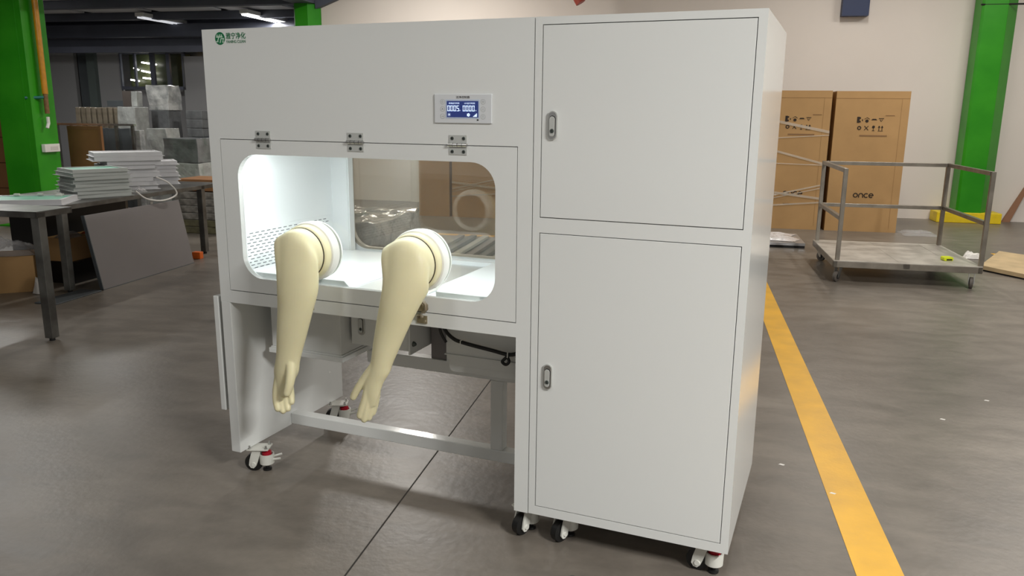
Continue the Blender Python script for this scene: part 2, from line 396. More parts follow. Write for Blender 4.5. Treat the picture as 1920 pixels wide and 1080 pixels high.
ceiling_light(-9.9, 12.2, 3.2, 0, 'dimmer twin-tube ceiling light at left of the bright one', 1.4, tm=tube_dim)
ceiling_light(3.3, -2.9, 3.5, 390, 'ceiling light over the floor at the camera side', 1.4, col=(1, .99, .96))
ceiling_light(3.4, 2.6, 4.3, 120, 'ceiling light over the floor right of the machine', 1.4)
ceiling_light(4.8, 7.0, 4.3, 100, 'ceiling light in front of the back wall', 1.4, along='u')
ceiling_light(-3.3, 7.9, 3.9, 150, 'ceiling light behind the machine', 1.4)
ceiling_light(2.45, 7.9, 4.1, 42, 'ceiling light above the tall cartons', 1.4)
ceiling_light(-2.2, -2.6, 4.3, 45, 'ceiling light over the left part of the near floor', 1.4, col=(1, .99, .96))
ceiling_light(-6.4, 4.0, 3.1, 40, 'added fill light over the work tables, out of view', 1.4, col=(1, .99, .96))  # unseen lamp added to brighten the left green column
for (lb, (a, b, c, d)) in zip(('topmost long', 'second long', 'third long', 'lowest, at the left', 'short upper left'), ((-11.34, 2.44, -10.98, 2.49), (-11.36, 2.26, -11.07, 2.31), (-11.34, 2.13, -11.02, 2.16), (-11.65, 2.09, -11.44, 2.12), (-11.55, 2.33, -11.43, 2.37))):
    o = tag(in_hall(MB().cyl((a, 13.4, d), (c, 13.4, b), .016, n=8).build('tube_light', tube_on)), None, 'tube light', 'lit tubes seen through the far window')
    o['label'] = '%s lit tube seen through the far window of the storage area' % lb
tag(in_hall(MB().cyl((-10.3, 13.4, 2.3), (-10.3, 13.4, 2.5), .03, n=8).build('tube_light', tube_warm)), 'warm orange upright lamp at the right end of the far window', 'tube light')

# ================================================================ LEFT UNIT : GLOVE BOX
gb = thing('glove_box', 'white powder-coated glove box workstation with two cream gloves hanging from its window', 'glove box', (0, 0, 0))
XL, XR, D, ZT, ZB = -1.317, -.0015, .735, 1.775, .106
mb = MB().use(paint)
mb.box(XL, XR, 0, .02, 1.381, ZT)                         # upper front panel
mb.box(XL, -1.267, 0, .04, .745, 1.381).box(-.053, XR, 0, .05, ZB, 1.381)
mb.box(-1.267, -.053, 0, .022, .745, .794)
mb.box(XL, XR, .02, D, ZT-.02, ZT)                         # top
mb.box(XL, XL+.02, .04, D, .745, ZT-.02)                   # left skin
mb.box(XL+.02, XR, D-.02, D, 1.40, ZT-.02).box(XL+.02, -1.25, D-.02, D, .745, 1.40).box(-.06, XR, D-.02, D, .745, 1.40).box(-1.25, -.06, D-.02, D, .745, .80)
mb.box(XR-.02, XR, .05, D-.02, .745, ZT-.02)               # right skin
mb.box(-1.297, XR-.02, .022, D-.02, .745, .76)             # underside
mb.box(-.053, XR, D-.05, D, ZB, .745)                      # rear right leg
mb.build('body', paint, gb)
mb = MB().box(XL, -1.271, 0, D, ZB, .745); mb.build('side_panel', paint, gb, .002)
MB().box(-1.271, -.003, .33, .38, .112, .162).build('crossbar', paint, gb, .003)
MB().box(-.292, -.240, .33, .38, .162, .455).build('upright', paint, gb, .003)
MB().box(-.86, -.003, .33, .38, .455, .508).build('crossbar', paint, gb, .003)
# shelf folded down on the outside left
sh = MB().box(-1.362, -1.337, .005, .60, .28, .762).build('folding_shelf', paint, gb, .003)
for (a, b) in ((.05, .70), (.5, .70), (.05, .3), (.5, .3)): MB().box(-1.337, -1.317, a, a+.04, b, b+.045).build('bracket', steel, sh)
# chamber lining
mb = MB().use(paint_in)
mb.box(-1.24, -1.23, .034, .66, .84, 1.38).box(-.06, -.05, .034, .66, .84, 1.38).box(-1.24, -.05, .034, .70, .83, .84).box(-1.24, -.05, .034, .66, 1.37, 1.38)
mb.box(-1.24, -1.145, .65, .66, .84, 1.37).box(-1.15, -1.145, .66, .70, .84, 1.37).box(-1.145, -.055, .65, .70, .84, .857)
mb.box(-1.15, -1.14, .655, .662, .84, 1.37)
ch = mb.build('chamber', None, gb, .001)
mb = MB().use(paint_in).box(-1.2298, -1.228, .04, .64, .845, 1.025).use(slotm)
for r in range(13):
    z = 1.008 - r*.0128; off = 0 if r % 2 == 0 else .0175
    n = 16 if r else 16
    for k in range(n):
        y = .05 + off + k*.035
        if y < .62: mb.box(-1.2282, -1.2276, y, y+.021, z, z+.0032)
mb.build('perforated_panel', None, ch)
mb = MB().prism([(-1.225, .8405), (-.735, .8405), (-.765, .868), (-1.225, .868)], .045, .62, 'xz')
mb.build('raised_tray', paint_in, ch, .002)
MB().prism([(-.375, .036), (-.065, .036), (-.065, .60), (-.41, .60), (-.41, .15)], .8405, .866, 'xy').build('raised_tray', paint_in, ch, .002)
MB().box(-.72, -.43, .05, .62, .8402, .844).build('work_surface', mat('satin_steel_deck', (205, 208, 208), .3, metal=.4), ch)
MB().box(-1.15, -.15, .10, .13, 1.34, 1.366).build('lamp_tube', mat('chamber_led', (255, 255, 255), .5, emis=(245, 250, 255), es=3), ch)
ld = bpy.data.lights.new('chamber_lamp', 'AREA'); ld.shape = 'RECTANGLE'; ld.size = 1.05; ld.size_y = .10; ld.energy = 6.6; ld.color = (.94, .98, 1)
lo = bpy.data.objects.new('chamber_lamp', ld); COL.objects.link(lo); lo.parent = gb; lo.location = (-.64, .11, 1.345)
# doors
def screw(mb, x, z, y, r=.006):
    mb.use(latchm).lathe((x, y, z), (0, -1, 0), [(0, r), (.002, r*.85)], 12).use(dark).box(x-r*.5, x+r*.5, y-.0024, y-.0019, z-.0012, z+.0012).box(x-.0012, x+.0012, y-.0024, y-.0019, z-r*.5, z+r*.5)
HX0, HX1, HZ0, HZ1, HR = -1.192, -.131, .853, 1.326, .088
mb = MB(); holed(mb, -1.2645, -.0555, .7972, 1.3785, HX0, HX1, HZ0, HZ1, HR, 0, .022, 10)
door = mb.build('viewing_door', paint, gb)
mb = MB(); holed(mb, -1.267, -.053, .7945, 1.381, HX0-.004, HX1+.004, HZ0-.004, HZ1+.004, HR, .0275, .033, 10); mb.build('light_stop', paint_in, door)  # unseen rim added to keep chamber light from leaking through the door gap
MB().prism(flat(rrect(HX0-.01, HX1+.01, HZ0-.01, HZ1+.01, HR)), .0225, .027, 'xz').build('window_pane', glass_p, door)
mb = MB(); holed(mb, -1.248, -.062, .802, 1.398, -1.165, -.14, .872, 1.335, .088, .713, .735, 10); rd = mb.build('rear_door', paint_in, gb)
MB().prism(flat(rrect(-1.172, -.133, .865, 1.342, .088)), .706, .711, 'xz').build('window_pane', glass_r, rd)
for x in (-1.0625, -.664, -.266):
    h = MB().use(latchm).box(x-.032, x+.032, -.0025, 0, 1.386, 1.413).box(x-.032, x+.032, -.0025, 0, 1.349, 1.376)
    h.use(steel).cyl((x-.034, -.005, 1.381), (x+.034, -.005, 1.381), .0062, n=14)
    h.use(dark)
    for q in (-.017, 0, .017): h.cyl((x+q-.0006, -.005, 1.381), (x+q+.0006, -.005, 1.381), .0065, n=14)
    hg = h.build('hinge', None, gb, smooth=True)
    for sx in (-.021, .021):
        for sz in (1.402, 1.359):
            s = MB(); s.use(keym).lathe((x+sx, -.0025, sz), (0, -1, 0), [(0, .0062), (.0018, .0052)], 12).use(dark).lathe((x+sx, -.0043, sz), (0, -1, 0), [(0, .0028), (.0004, .0028)], 6)
            s.build('screw', None, hg)
# toggle clamps
for x in (-.412, -.893):
    c = MB().box(x-.032, x+.014, -.006, 0, .799, .837).prism([(x-.03, .803), (x+.012, .803), (x+.02, .815), (x+.012, .832), (x-.03, .834)], -.022, -.006, 'xz')
    c.lathe((x-.008, -.022, .818), (0, -1, 0), [(0, .009), (.004, .007)], 14)
    cb = c.build('toggle_clamp', clampm, gb, .0015)
    MB().tube([(x+.012, -.018, .80), (x+.027, -.022, .812), (x+.028, -.026, .833), (x+.016, -.03, .845), (x+.014, -.034, .86), (x+.022, -.038, .882)], [.006, .007, .0075, .007, .006, .005], 8, 0).tube([(x+.020, -.02, .80), (x+.034, -.022, .815), (x+.034, -.025, .832)], .004, 8).build('lever', clampm, cb, smooth=True)
    MB().box(x-.018, x+.022, -.005, 0, .756, .784).tube([(x-.012, -.006, .775), (x-.008, -.014, .785), (x+.004, -.016, .79), (x+.008, -.012, .78)], .0055, 8).lathe((x+.012, -.005, .764), (0, -1, 0), [(0, .007), (.003, .006)], 12).build('keeper', clampm, cb, smooth=True)
# latches (recessed swing handle)
def latch(parent, x, z, y=0, s=1.0):
    m = MB().use(latchm).prism(flat(rrect(x-.0155*s, x+.0155*s, z-.0445*s, z+.0445*s, .0155*s)), y-.006, y, 'xz')
    m.use(steel).prism(flat(rrect(x-.0125*s, x+.0125*s, z-.0415*s, z+.0415*s, .0125*s)), y-.0072, y-.006, 'xz')
    m.use(dark).prism(flat(rrect(x-.0105*s, x+.0105*s, z-.034*s, z+.03*s, .0105*s)), y-.0076, y-.0072, 'xz')
    L = m.build('latch', None, parent, smooth=True)
    MB().use(latchm).prism(flat(rrect(x-.0098*s, x+.0085*s, z-.034*s, z+.0275*s, .0088*s)), y-.0105, y-.0074, 'xz').build('handle', None, L, .001)
    MB().use(keym).lathe((x, y-.0105, z-.017*s), (0, -1, 0), [(0, .007*s), (.002, .006*s)], 14).use(dark).box(x-.001, x+.001, y-.013, y-.0125, z-.0205*s, z-.0135*s).build('key_cylinder', None, L)
# things under the chamber
fb = MB().use(paint).box(-1.20, -.862, .15, .42, .535, .745).box(-1.212, -.85, .14, .43, .508, .528).box(-1.205, -.857, .145, .425, .528, .535).build('filter_housing', None, gb, .002)
lb = MB().use(paint).box(-.845, -.585, .20, .45, .572, .745).box(-.580, -.572, .19, .45, .56, .745).build('control_housing', None, gb, .002)
latch(lb, -.795, .657, .20, .95)
for z in (.600, .705): MB().lathe((-.571, .215, z), (1, 0, 0), [(0, .011), (.006, .009), (.012, .005)], 12).build('bolt', keym, lb)
MB().box(-.56, -.47, .34, .46, .508, .745).build('duct', greyp, gb, .002)
MB().box(-.47, -.36, .30, .46, .508, .745).build('duct', paint, gb, .002)
mb = MB(); 
poly = flat(rrect(-.43, -.02, .535, .80, .05)); poly = [(a, min(b, .745)) for a, b in poly]
mb.prism(poly, .22, .52, 'xz'); mb.box(-.435, -.015, .213, .527, .575, .58)
mb.prism([(a, b) for a, b in flat(rrect(-.42, -.03, .508, .57, .02))], .225, .515, 'xz')
mb.build('blower_housing', paint, gb, .004, smooth=True)
cb = MB().tube([(-.425, .19, .745), (-.42, .185, .69), (-.38, .18, .655), (-.33, .18, .642), (-.22, .18, .628), (-.15, .18, .62), (-.10, .185, .635), (-.02, .2, .655)], .0075, 8, 5).tube([(-.43, .19, .745), (-.44, .19, .68), (-.42, .2, .63)], .006, 8, 4).tube([(-.15, .178, .62), (-.165, .175, .605), (-.175, .172, .592), (-.16, .17, .584), (-.148, .172, .595), (-.155, .175, .61)], .006, 8, 4).build('power_cable', cable_m, gb, smooth='all')
MB().tube([(-.345, .168, .633), (-.345, .170, .652), (-.340, .19, .652)], .002, 6).build('cable_tie', tie_m, cb)
MB().tube([(-.152, .165, .612), (-.152, .167, .632)], .0025, 6).build('cable_tie', tie_m, cb)
# casters
def caster(parent, x, y, rz, plate=True, lever=False):
    M = Matrix.Translation((x, y, 0)) @ RZ(rz)
    def T(mb):
        bmesh.ops.transform(mb.bm, matrix=M, verts=mb.bm.verts[:]); return mb
    h = MB().use(casterw)
    prof = [(-.042, .030), (-.034, .018), (-.022, .016), (-.012, .026), (-.004, .046), (.008, .085), (.010, .100), (-.022, .100), (-.030, .082), (-.038, .055)]
    for s in (-.024, .018): h.prism(prof, s, s+.006, 'xz')
    h.box(-.03, .03, -.022, .022, .092, .1)
    h.lathe((.028, 0, .02), (0, 0, 1), [(.006, .022), (.012, .030), (.054, .031), (.054, .025), (.044, .022), (.044, 0)], 22)
    h.lathe((-.022, -.024, .033), (0, -1, 0), [(0, .011), (.004, .009)], 14)
    if lever: h.tube([(.05, .008, .058), (.088, .016, .066)], .005, 6).tube([(.05, -.008, .05), (.088, -.008, .056)], .005, 6)
    H = T(h).build('caster', None, parent, smooth=True)
    w = MB().use(blackr).lathe((-.024, -.014, .038), (0, 1, 0), [(0, .030), (.002, .038), (.026, .038), (.028, .030)], 28)
    T(w).build('wheel', None, H, smooth=True)
    d = MB().use(redp).lathe((.028, 0, .070), (0, 0, 1), [(0, .020), (.014, .020), (.018, .013)], 20)
    T(d).build('levelling_dial', None, H, smooth=True)
    d = MB().use(blackr).lathe((.028, 0, .0), (0, 0, 1), [(.002, .018), (.010, .018), (.012, .008), (.03, .008)], 16)
    T(d).build('levelling_foot', None, H, smooth=True)
    if plate:
        p = MB().use(casterw).box(-.045, .045, -.035, .035, .1, .1045)
        p.use(steel)
        for a in (-.034, .034):
            for b in (-.025, .025): p.cyl((a, b, .1045), (a, b, .118), .004, n=8).cyl((a, b, .1045), (a, b, .109), .007, n=6)
        T(p).build('mounting_plate', None, H)
    return H
caster(gb, -1.245, .085, .38, lever=True); caster(gb, -1.240, .65, .45, lever=True); caster(gb, -.030, .060, 1.2, False); caster(gb, -.030, .68, 1.2, False)
MB().prism([(-.075, .03), (-.0535, .01), (-.0535, .09)], .1061, .110, 'xy').build('mounting_plate', casterw, gb)
# logo
def circ(cx, cz, r, n=36, a0=0, a1=2*PI): return [(cx+r*math.cos(a0+(a1-a0)*i/n), cz+r*math.sin(a0+(a1-a0)*i/n)) for i in range(n if abs(a1-a0-2*PI) < 1e-6 else n+1)]
lg = MB().prism(circ(-1.233, 1.742, .0225), -.0006, -.0001, 'xz').build('logo', logog, gb)
Lx, Lz, Ls = -1.233, 1.742, .0225
P = lambda pts: [(Lx+a*Ls, Lz+b*Ls) for a, b in pts]
em = MB()
# slanted y and n strokes: taken from the emblem's own layout
for ie, pts in enumerate(([(-.62, .62), (-.42, .62), (-.50, .26), (-.70, .26)], [(-.12, .62), (.08, .62), (-.38, -.40), (-.58, -.40)], [(-.70, .36), (.58, .36), (.52, .14), (-.76, .14)], [(.26, .62), (.46, .62), (.36, .14), (.16, .14)],
            [(-.82, -.40), (-.30, -.40), (-.36, -.58), (-.88, -.58)], [(.16, .05), (.34, .05), (.08, -.70), (-.10, -.70)], [(.20, .05), (.86, .05), (.80, -.12), (.14, -.12)], [(.66, .05), (.84, .05), (.62, -.62), (.44, -.62)], [(.46, -.50), (.92, -.50), (.88, -.66), (.42, -.66)])):
    em.prism(P(pts), -.0009-ie*.00003, -.0006, 'xz')
em.build('emblem', logol, lg)
text_obj('logo_text', '雅宁净化', .024, (-1.2055, -.0002, 1.7385), logog, lg, width=.089, bold=.0007, ext=.0002)
text_obj('logo_subtext', 'YANING CLEAN', .014, (-1.2055, -.0002, 1.7245), logog, lg, width=.088, bold=.0004, ext=.0002)
# controller
cp = MB().use(bezel).box(-.3505, -.1435, -.005, 0, 1.4515, 1.545).build('control_panel', None, gb, .0015)
MB().use(bezel2).prism(flat(rrect(-.309, -.185, 1.466, 1.527, .003)), -.0056, -.005, 'xz').build('screen_bezel', None, cp)
MB().use(lcd).box(-.304, -.190, -.0060, -.0056, 1.4705, 1.5225).build('screen', None, cp)
SEG = {'0': 'abcdef', '5': 'afgcd'}
def seg7(mb, ch, x, z, w, h, t):
    S = {'a': (x, x+w, z+h-t, z+h), 'g': (x, x+w, z+h/2-t/2, z+h/2+t/2), 'd': (x, x+w, z, z+t), 'f': (x, x+t, z+h/2+.0004, z+h-.0004), 'b': (x+w-t, x+w, z+h/2+.0004, z+h-.0004), 'e': (x, x+t, z+.0004, z+h/2-.0004), 'c': (x+w-t, x+w, z+.0004, z+h/2-.0004)}
    for s in SEG[ch]: a = S[s]; mb.box(a[0], a[1], -.0064, -.006, a[2], a[3])
mb = MB()
for i, c in enumerate('0005'): seg7(mb, c, -.3015+i*.0112, 1.490, .0085, .018, .002)
for i, c in enumerate('0000'): seg7(mb, c, -.2455+i*.0112, 1.490, .0085, .018, .002)
for k in range(5): mb.box(-.2085+k*.0028, -.2062+k*.0028, -.0064, -.006, 1.4725, 1.4745+k*.0022)
for k in range(5):
    a = 2*PI*k/5; mb.prism(circ(-.2255+.0035*math.cos(a), 1.4785+.0035*math.sin(a), .0024, 10), -.0064, -.006, 'xz')
mb.prism(circ(-.2955, 1.479, .0026, 12), -.0064, -.006, 'xz')
for k in range(8):
    a = 2*PI*k/8; mb.prism(circ(-.2955+.0048*math.cos(a), 1.479+.0048*math.sin(a), .0007, 6), -.0064, -.006, 'xz')
mb.build('screen_digits', lcdt, cp)
text_obj('screen_text', '系统运行时间', .006, (-.2965, -.0061, 1.5125), lcdt, cp, width=.038)
text_obj('screen_text', 'UV运行时间', .006, (-.2395, -.0061, 1.5125), lcdt, cp, width=.037)
text_obj('screen_text', 'H', .005, (-.2575, -.0061, 1.4905), lcdt, cp)
text_obj('screen_text', 'H', .005, (-.2000, -.0061, 1.4905), lcdt, cp)
text_obj('panel_title', '洁净控制器', .0085, (-.2705, -.0051, 1.5305), mat('title_ink', (30, 30, 30), .6), cp, width=.049, bold=.0002, ext=.0001)
for i, x in enumerate((-.320, -.1735)):
    for j, z in enumerate((1.520, 1.4965, 1.473)):
        b = MB().use(btnm).stroke(circ(x, z, .0078, 24), .0009, -.0054, -.005, closed=True).use(bezel).prism(circ(x, z, .0072, 20), -.0053, -.005, 'xz')
        b.use(btnm)
        k = i*3+j
        if k == 0: b.stroke(circ(x, z, .003, 14, PI*.65, PI*2.35), .0009, -.0057, -.0053).box(x-.0004, x+.0004, -.0057, -.0053, z+.001, z+.0045)
        elif k == 1: b.prism(circ(x, z, .002, 8), -.0057, -.0053, 'xz').stroke([(x-.004, z-.003), (x, z+.004), (x+.004, z-.003)], .0008, -.0057, -.0053)
        elif k == 2: b.stroke([(x-.004, z), (x+.003, z)], .0009, -.0057, -.0053).stroke([(x+.001, z+.0025), (x+.004, z), (x+.001, z-.0025)], .0009, -.0057, -.0053)
        elif k == 3: b.stroke(circ(x, z, .0028, 12), .0009, -.0057, -.0053, closed=True).stroke([(x-.003, z), (x+.003, z)], .0007, -.0057, -.0053)
        elif k == 4: b.stroke([(x-.0035, z-.002), (x, z+.003), (x+.0035, z-.002)], .0009, -.0057, -.0053, closed=True)
        else: b.stroke([(x-.0025, z+.003), (x+.0025, z+.003)], .0009, -.0057, -.0053).stroke([(x, z+.003), (x, z-.004)], .0009, -.0057, -.0053)
        b.build('button', None, cp)
MB().box(-.1955, -.1895, -.0056, -.005, 1.4605, 1.4645).build('sensor', dark, cp)

# glove ports + gloves
def port(cx):
    p = MB().use(ringw).lathe((cx, .022, .98), (0, -1, 0), [(0, .106), (.004, .110), (.030, .1105), (.040, .107), (.044, .100), (.044, .088), (0, .088)], 56)
    r = p.build('glove_port', None, gb, smooth=True)
    MB().use(ringw).lathe((cx, .034, .98), (0, 1, 0), [(0, .086), (0, .107), (.007, .107), (.010, .103), (.010, .086), (0, .086)], 56, cap=False).build('inner_flange', None, r, smooth=True)
    MB().use(latex).lathe((cx, -.018, .98), (0, -1, 0), [(0, .099), (.004, .1015), (.028, .1005), (.034, .098), (.037, .094), (0, .09)], 56).build('cuff', None, r, smooth=True)
    mb = MB(); mb.use(mat('groove_line', (60, 52, 34), .6)).lathe((cx, -.053, .98), (0, -1, 0), [(0, .0945), (.003, .0948), (.006, .0945), (.006, .09), (0, .09)], 56).build('groove', None, r, smooth=True)
    return r
port(-.42); port(-.87)
def glove(secs, fingers, vox=.0028):
    mb = MB(); n = 40; rings = []
    for c, a, b in secs:
        c = Vector(c); a = Vector(a); b = Vector(b)
        k = len(rings); amp = (0, .03, .11, .17, .10, .03)[k] if k < 6 else 0     # crease at the upper left
        rings.append([c + (a*math.cos(2*PI*i/n) + b*math.sin(2*PI*i/n))*(1 + amp*math.exp(-((i/n*360-144)/12)**2)) for i in range(n)])
    # smooth along the length
    fine = []
    for i in range(n):
        fine.append(spline([r[i] for r in rings], 5))
    rings = [[fine[i][j] for i in range(n)] for j in range(len(fine[0]))]
    mb.rings(rings)
    for pts, rad in fingers:
        pts = [Vector(p) for p in pts]; q = spline(pts, 5)
        rr = []
        for j in range(len(q)):
            t = j/5; i = min(int(t), len(rad)-2); rr.append(rad[i]+(rad[i+1]-rad[i])*(t-i))
        d = (q[-1]-q[-2]).normalized(); e = rr[-1]
        for k in (.35, .7, .92): q.append(q[len(rr)-1]*1.0 + d*e*k)
        base = len(rr)-1
        rr += [e*.93, e*.70, e*.35]
        mb.tube(q, rr, 12)
    g = mb.build('glove', latex, gb, smooth='all')
    rm = g.modifiers.new('remesh', 'REMESH'); rm.mode = 'VOXEL'; rm.voxel_size = vox; rm.use_smooth_shade = True
    sm = g.modifiers.new('smooth', 'SMOOTH'); sm.factor = .6; sm.iterations = 7
    return g
# the sleeve leaves the ring, folds over a crease at the upper left and drapes straight down
def sleeve(cx, o, o4, low):
    return [((cx, -.052, .98), (.093, 0, 0), (0, 0, .093)), ((cx-.001, -.072, .980), (.0925, 0, 0), (0, -.003, .092)), ((cx-.002, -.090, .974), (.089, .003, 0), (0, -.016, .088)),
            ((cx+o, -.101, .952), (.084, .005, .003), (0, -.030, .074)), ((cx+o4, -.106, .905), (.080, .005, .003), (0, -.042, .040))] + low
cx = -.42
G1 = sleeve(cx, .004, .006, [((-.434, -.110, .85), (.073, .004, 0), (0, -.045, .006)), ((-.461, -.112, .78), (.064, 0, 0), (0, -.042, 0)), ((-.488, -.114, .70), (.052, 0, 0), (0, -.038, 0)),
      ((-.508, -.117, .635), (.042, 0, 0), (0, -.033, 0)), ((-.522, -.12, .595), (.042, 0, 0), (0, -.029, 0)), ((-.538, -.124, .560), (.040, 0, .006), (0, -.024, 0)), ((-.546, -.126, .53), (.036, 0, .008), (0, -.021, 0)), ((-.553, -.127, .495), (.031, 0, .007), (0, -.016, 0)), ((-.560, -.127, .462), (.024, 0, .006), (0, -.010, 0))])
F1 = [([(-.532, -.124, .615), (-.575, -.128, .565), (-.606, -.130, .522), (-.624, -.130, .490)], [.022, .0160, .0140, .0125]),
      ([(-.556, -.130, .545), (-.570, -.132, .495), (-.586, -.134, .452), (-.595, -.135, .426)], [.017, .0155, .0145, .0128]),
      ([(-.550, -.128, .545), (-.561, -.129, .490), (-.574, -.129, .440), (-.582, -.129, .412)], [.017, .0155, .0145, .0128]),
      ([(-.540, -.125, .545), (-.549, -.122, .490), (-.560, -.121, .445), (-.567, -.121, .418)], [.017, .0150, .0140, .0122]),
      ([(-.530, -.121, .545), (-.538, -.115, .495), (-.547, -.113, .462), (-.554, -.113, .436)], [.016, .0138, .0128, .0112])]
glove(G1, F1)
cx = -.87
G2 = sleeve(cx, .010, .014, [((-.859, -.110, .85), (.079, .004, 0), (0, -.045, .006)), ((-.872, -.112, .78), (.072, 0, 0), (0, -.042, 0)), ((-.888, -.115, .70), (.063, 0, 0), (0, -.038, 0)),
      ((-.903, -.117, .625), (.053, 0, 0), (0, -.034, 0)), ((-.911, -.12, .585), (.050, 0, 0), (0, -.031, 0)), ((-.920, -.12, .545), (.052, 0, 0), (0, -.029, 0)), ((-.930, -.12, .510), (.042, 0, 0), (0, -.024, 0)), ((-.938, -.120, .475), (.034, 0, 0), (0, -.018, 0)), ((-.940, -.120, .445), (.026, 0, 0), (0, -.011, 0))])
F2 = [([(-.900, -.118, .620), (-.884, -.136, .565), (-.883, -.150, .515), (-.893, -.156, .474)], [.024, .0200, .0175, .0150]),
      ([(-.952, -.122, .520), (-.966, -.123, .465), (-.965, -.128, .425), (-.955, -.136, .398)], [.018, .0165, .0155, .0136]),
      ([(-.943, -.118, .52), (-.951, -.116, .455), (-.947, -.121, .415), (-.936, -.131, .390)], [.017, .0155, .0148, .0130]),
      ([(-.930, -.114, .52), (-.935, -.109, .46), (-.931, -.113, .425), (-.920, -.123, .398)], [.016, .0148, .0140, .0124]),
      ([(-.916, -.112, .52), (-.919, -.103, .47), (-.915, -.105, .445), (-.908, -.113, .422)], [.015, .0135, .0125, .0110])]
glove(G2, F2)

# ================================================================ RIGHT UNIT
rc = thing('equipment_cabinet', 'tall white two-door cabinet on casters joined to the right of the glove box', 'cabinet')
X0, X1 = .0015, .688
DX0, DX1, UZ1, UZ0, LZ1, LZ0 = .0264, .6617, 1.7513, 1.1574, 1.1064, .1408
mb = MB().use(paint).box(X0, X1, .021, D, .108, ZT)
mb.box(X0, DX0-.0012, 0, .021, .108, ZT).box(DX1+.0012, X1, 0, .021, .108, ZT)
mb.box(DX0-.0012, DX1+.0012, 0, .021, UZ1+.0012, ZT).box(DX0-.0012, DX1+.0012, 0, .021, LZ1+.0012, UZ0-.0012).box(DX0-.0012, DX1+.0012, 0, .021, .108, LZ0-.0012)
mb.build('body', None, rc)
MB().use(blackr).box(DX0-.0011, DX1+.0011, .0195, .0209, UZ0-.0011, UZ1+.0011).box(DX0-.0011, DX1+.0011, .0195, .0209, LZ0-.0011, LZ1+.0011).build('door_backing', None, rc)  # black sheet behind both doors, visible in their gaps
g = .0012
du = MB().use(paint).box(DX0+g, DX1-g, 0, .019, UZ0+g, UZ1-g).build('door', None, rc, .001)
dl = MB().use(paint).box(DX0+g, DX1-g, 0, .019, LZ0+g, LZ1-g).build('door', None, rc, .001)
du['label'] = 'upper door'; dl['label'] = 'lower door, the taller one'
latch(du, .065, 1.449); latch(dl, .065, .622)
caster(rc, .115, .070, 1.15, False); caster(rc, .612, .062, -.05, False); caster(rc, .58, .56, 2.2, False); caster(rc, .06, .67, -1.5, False)

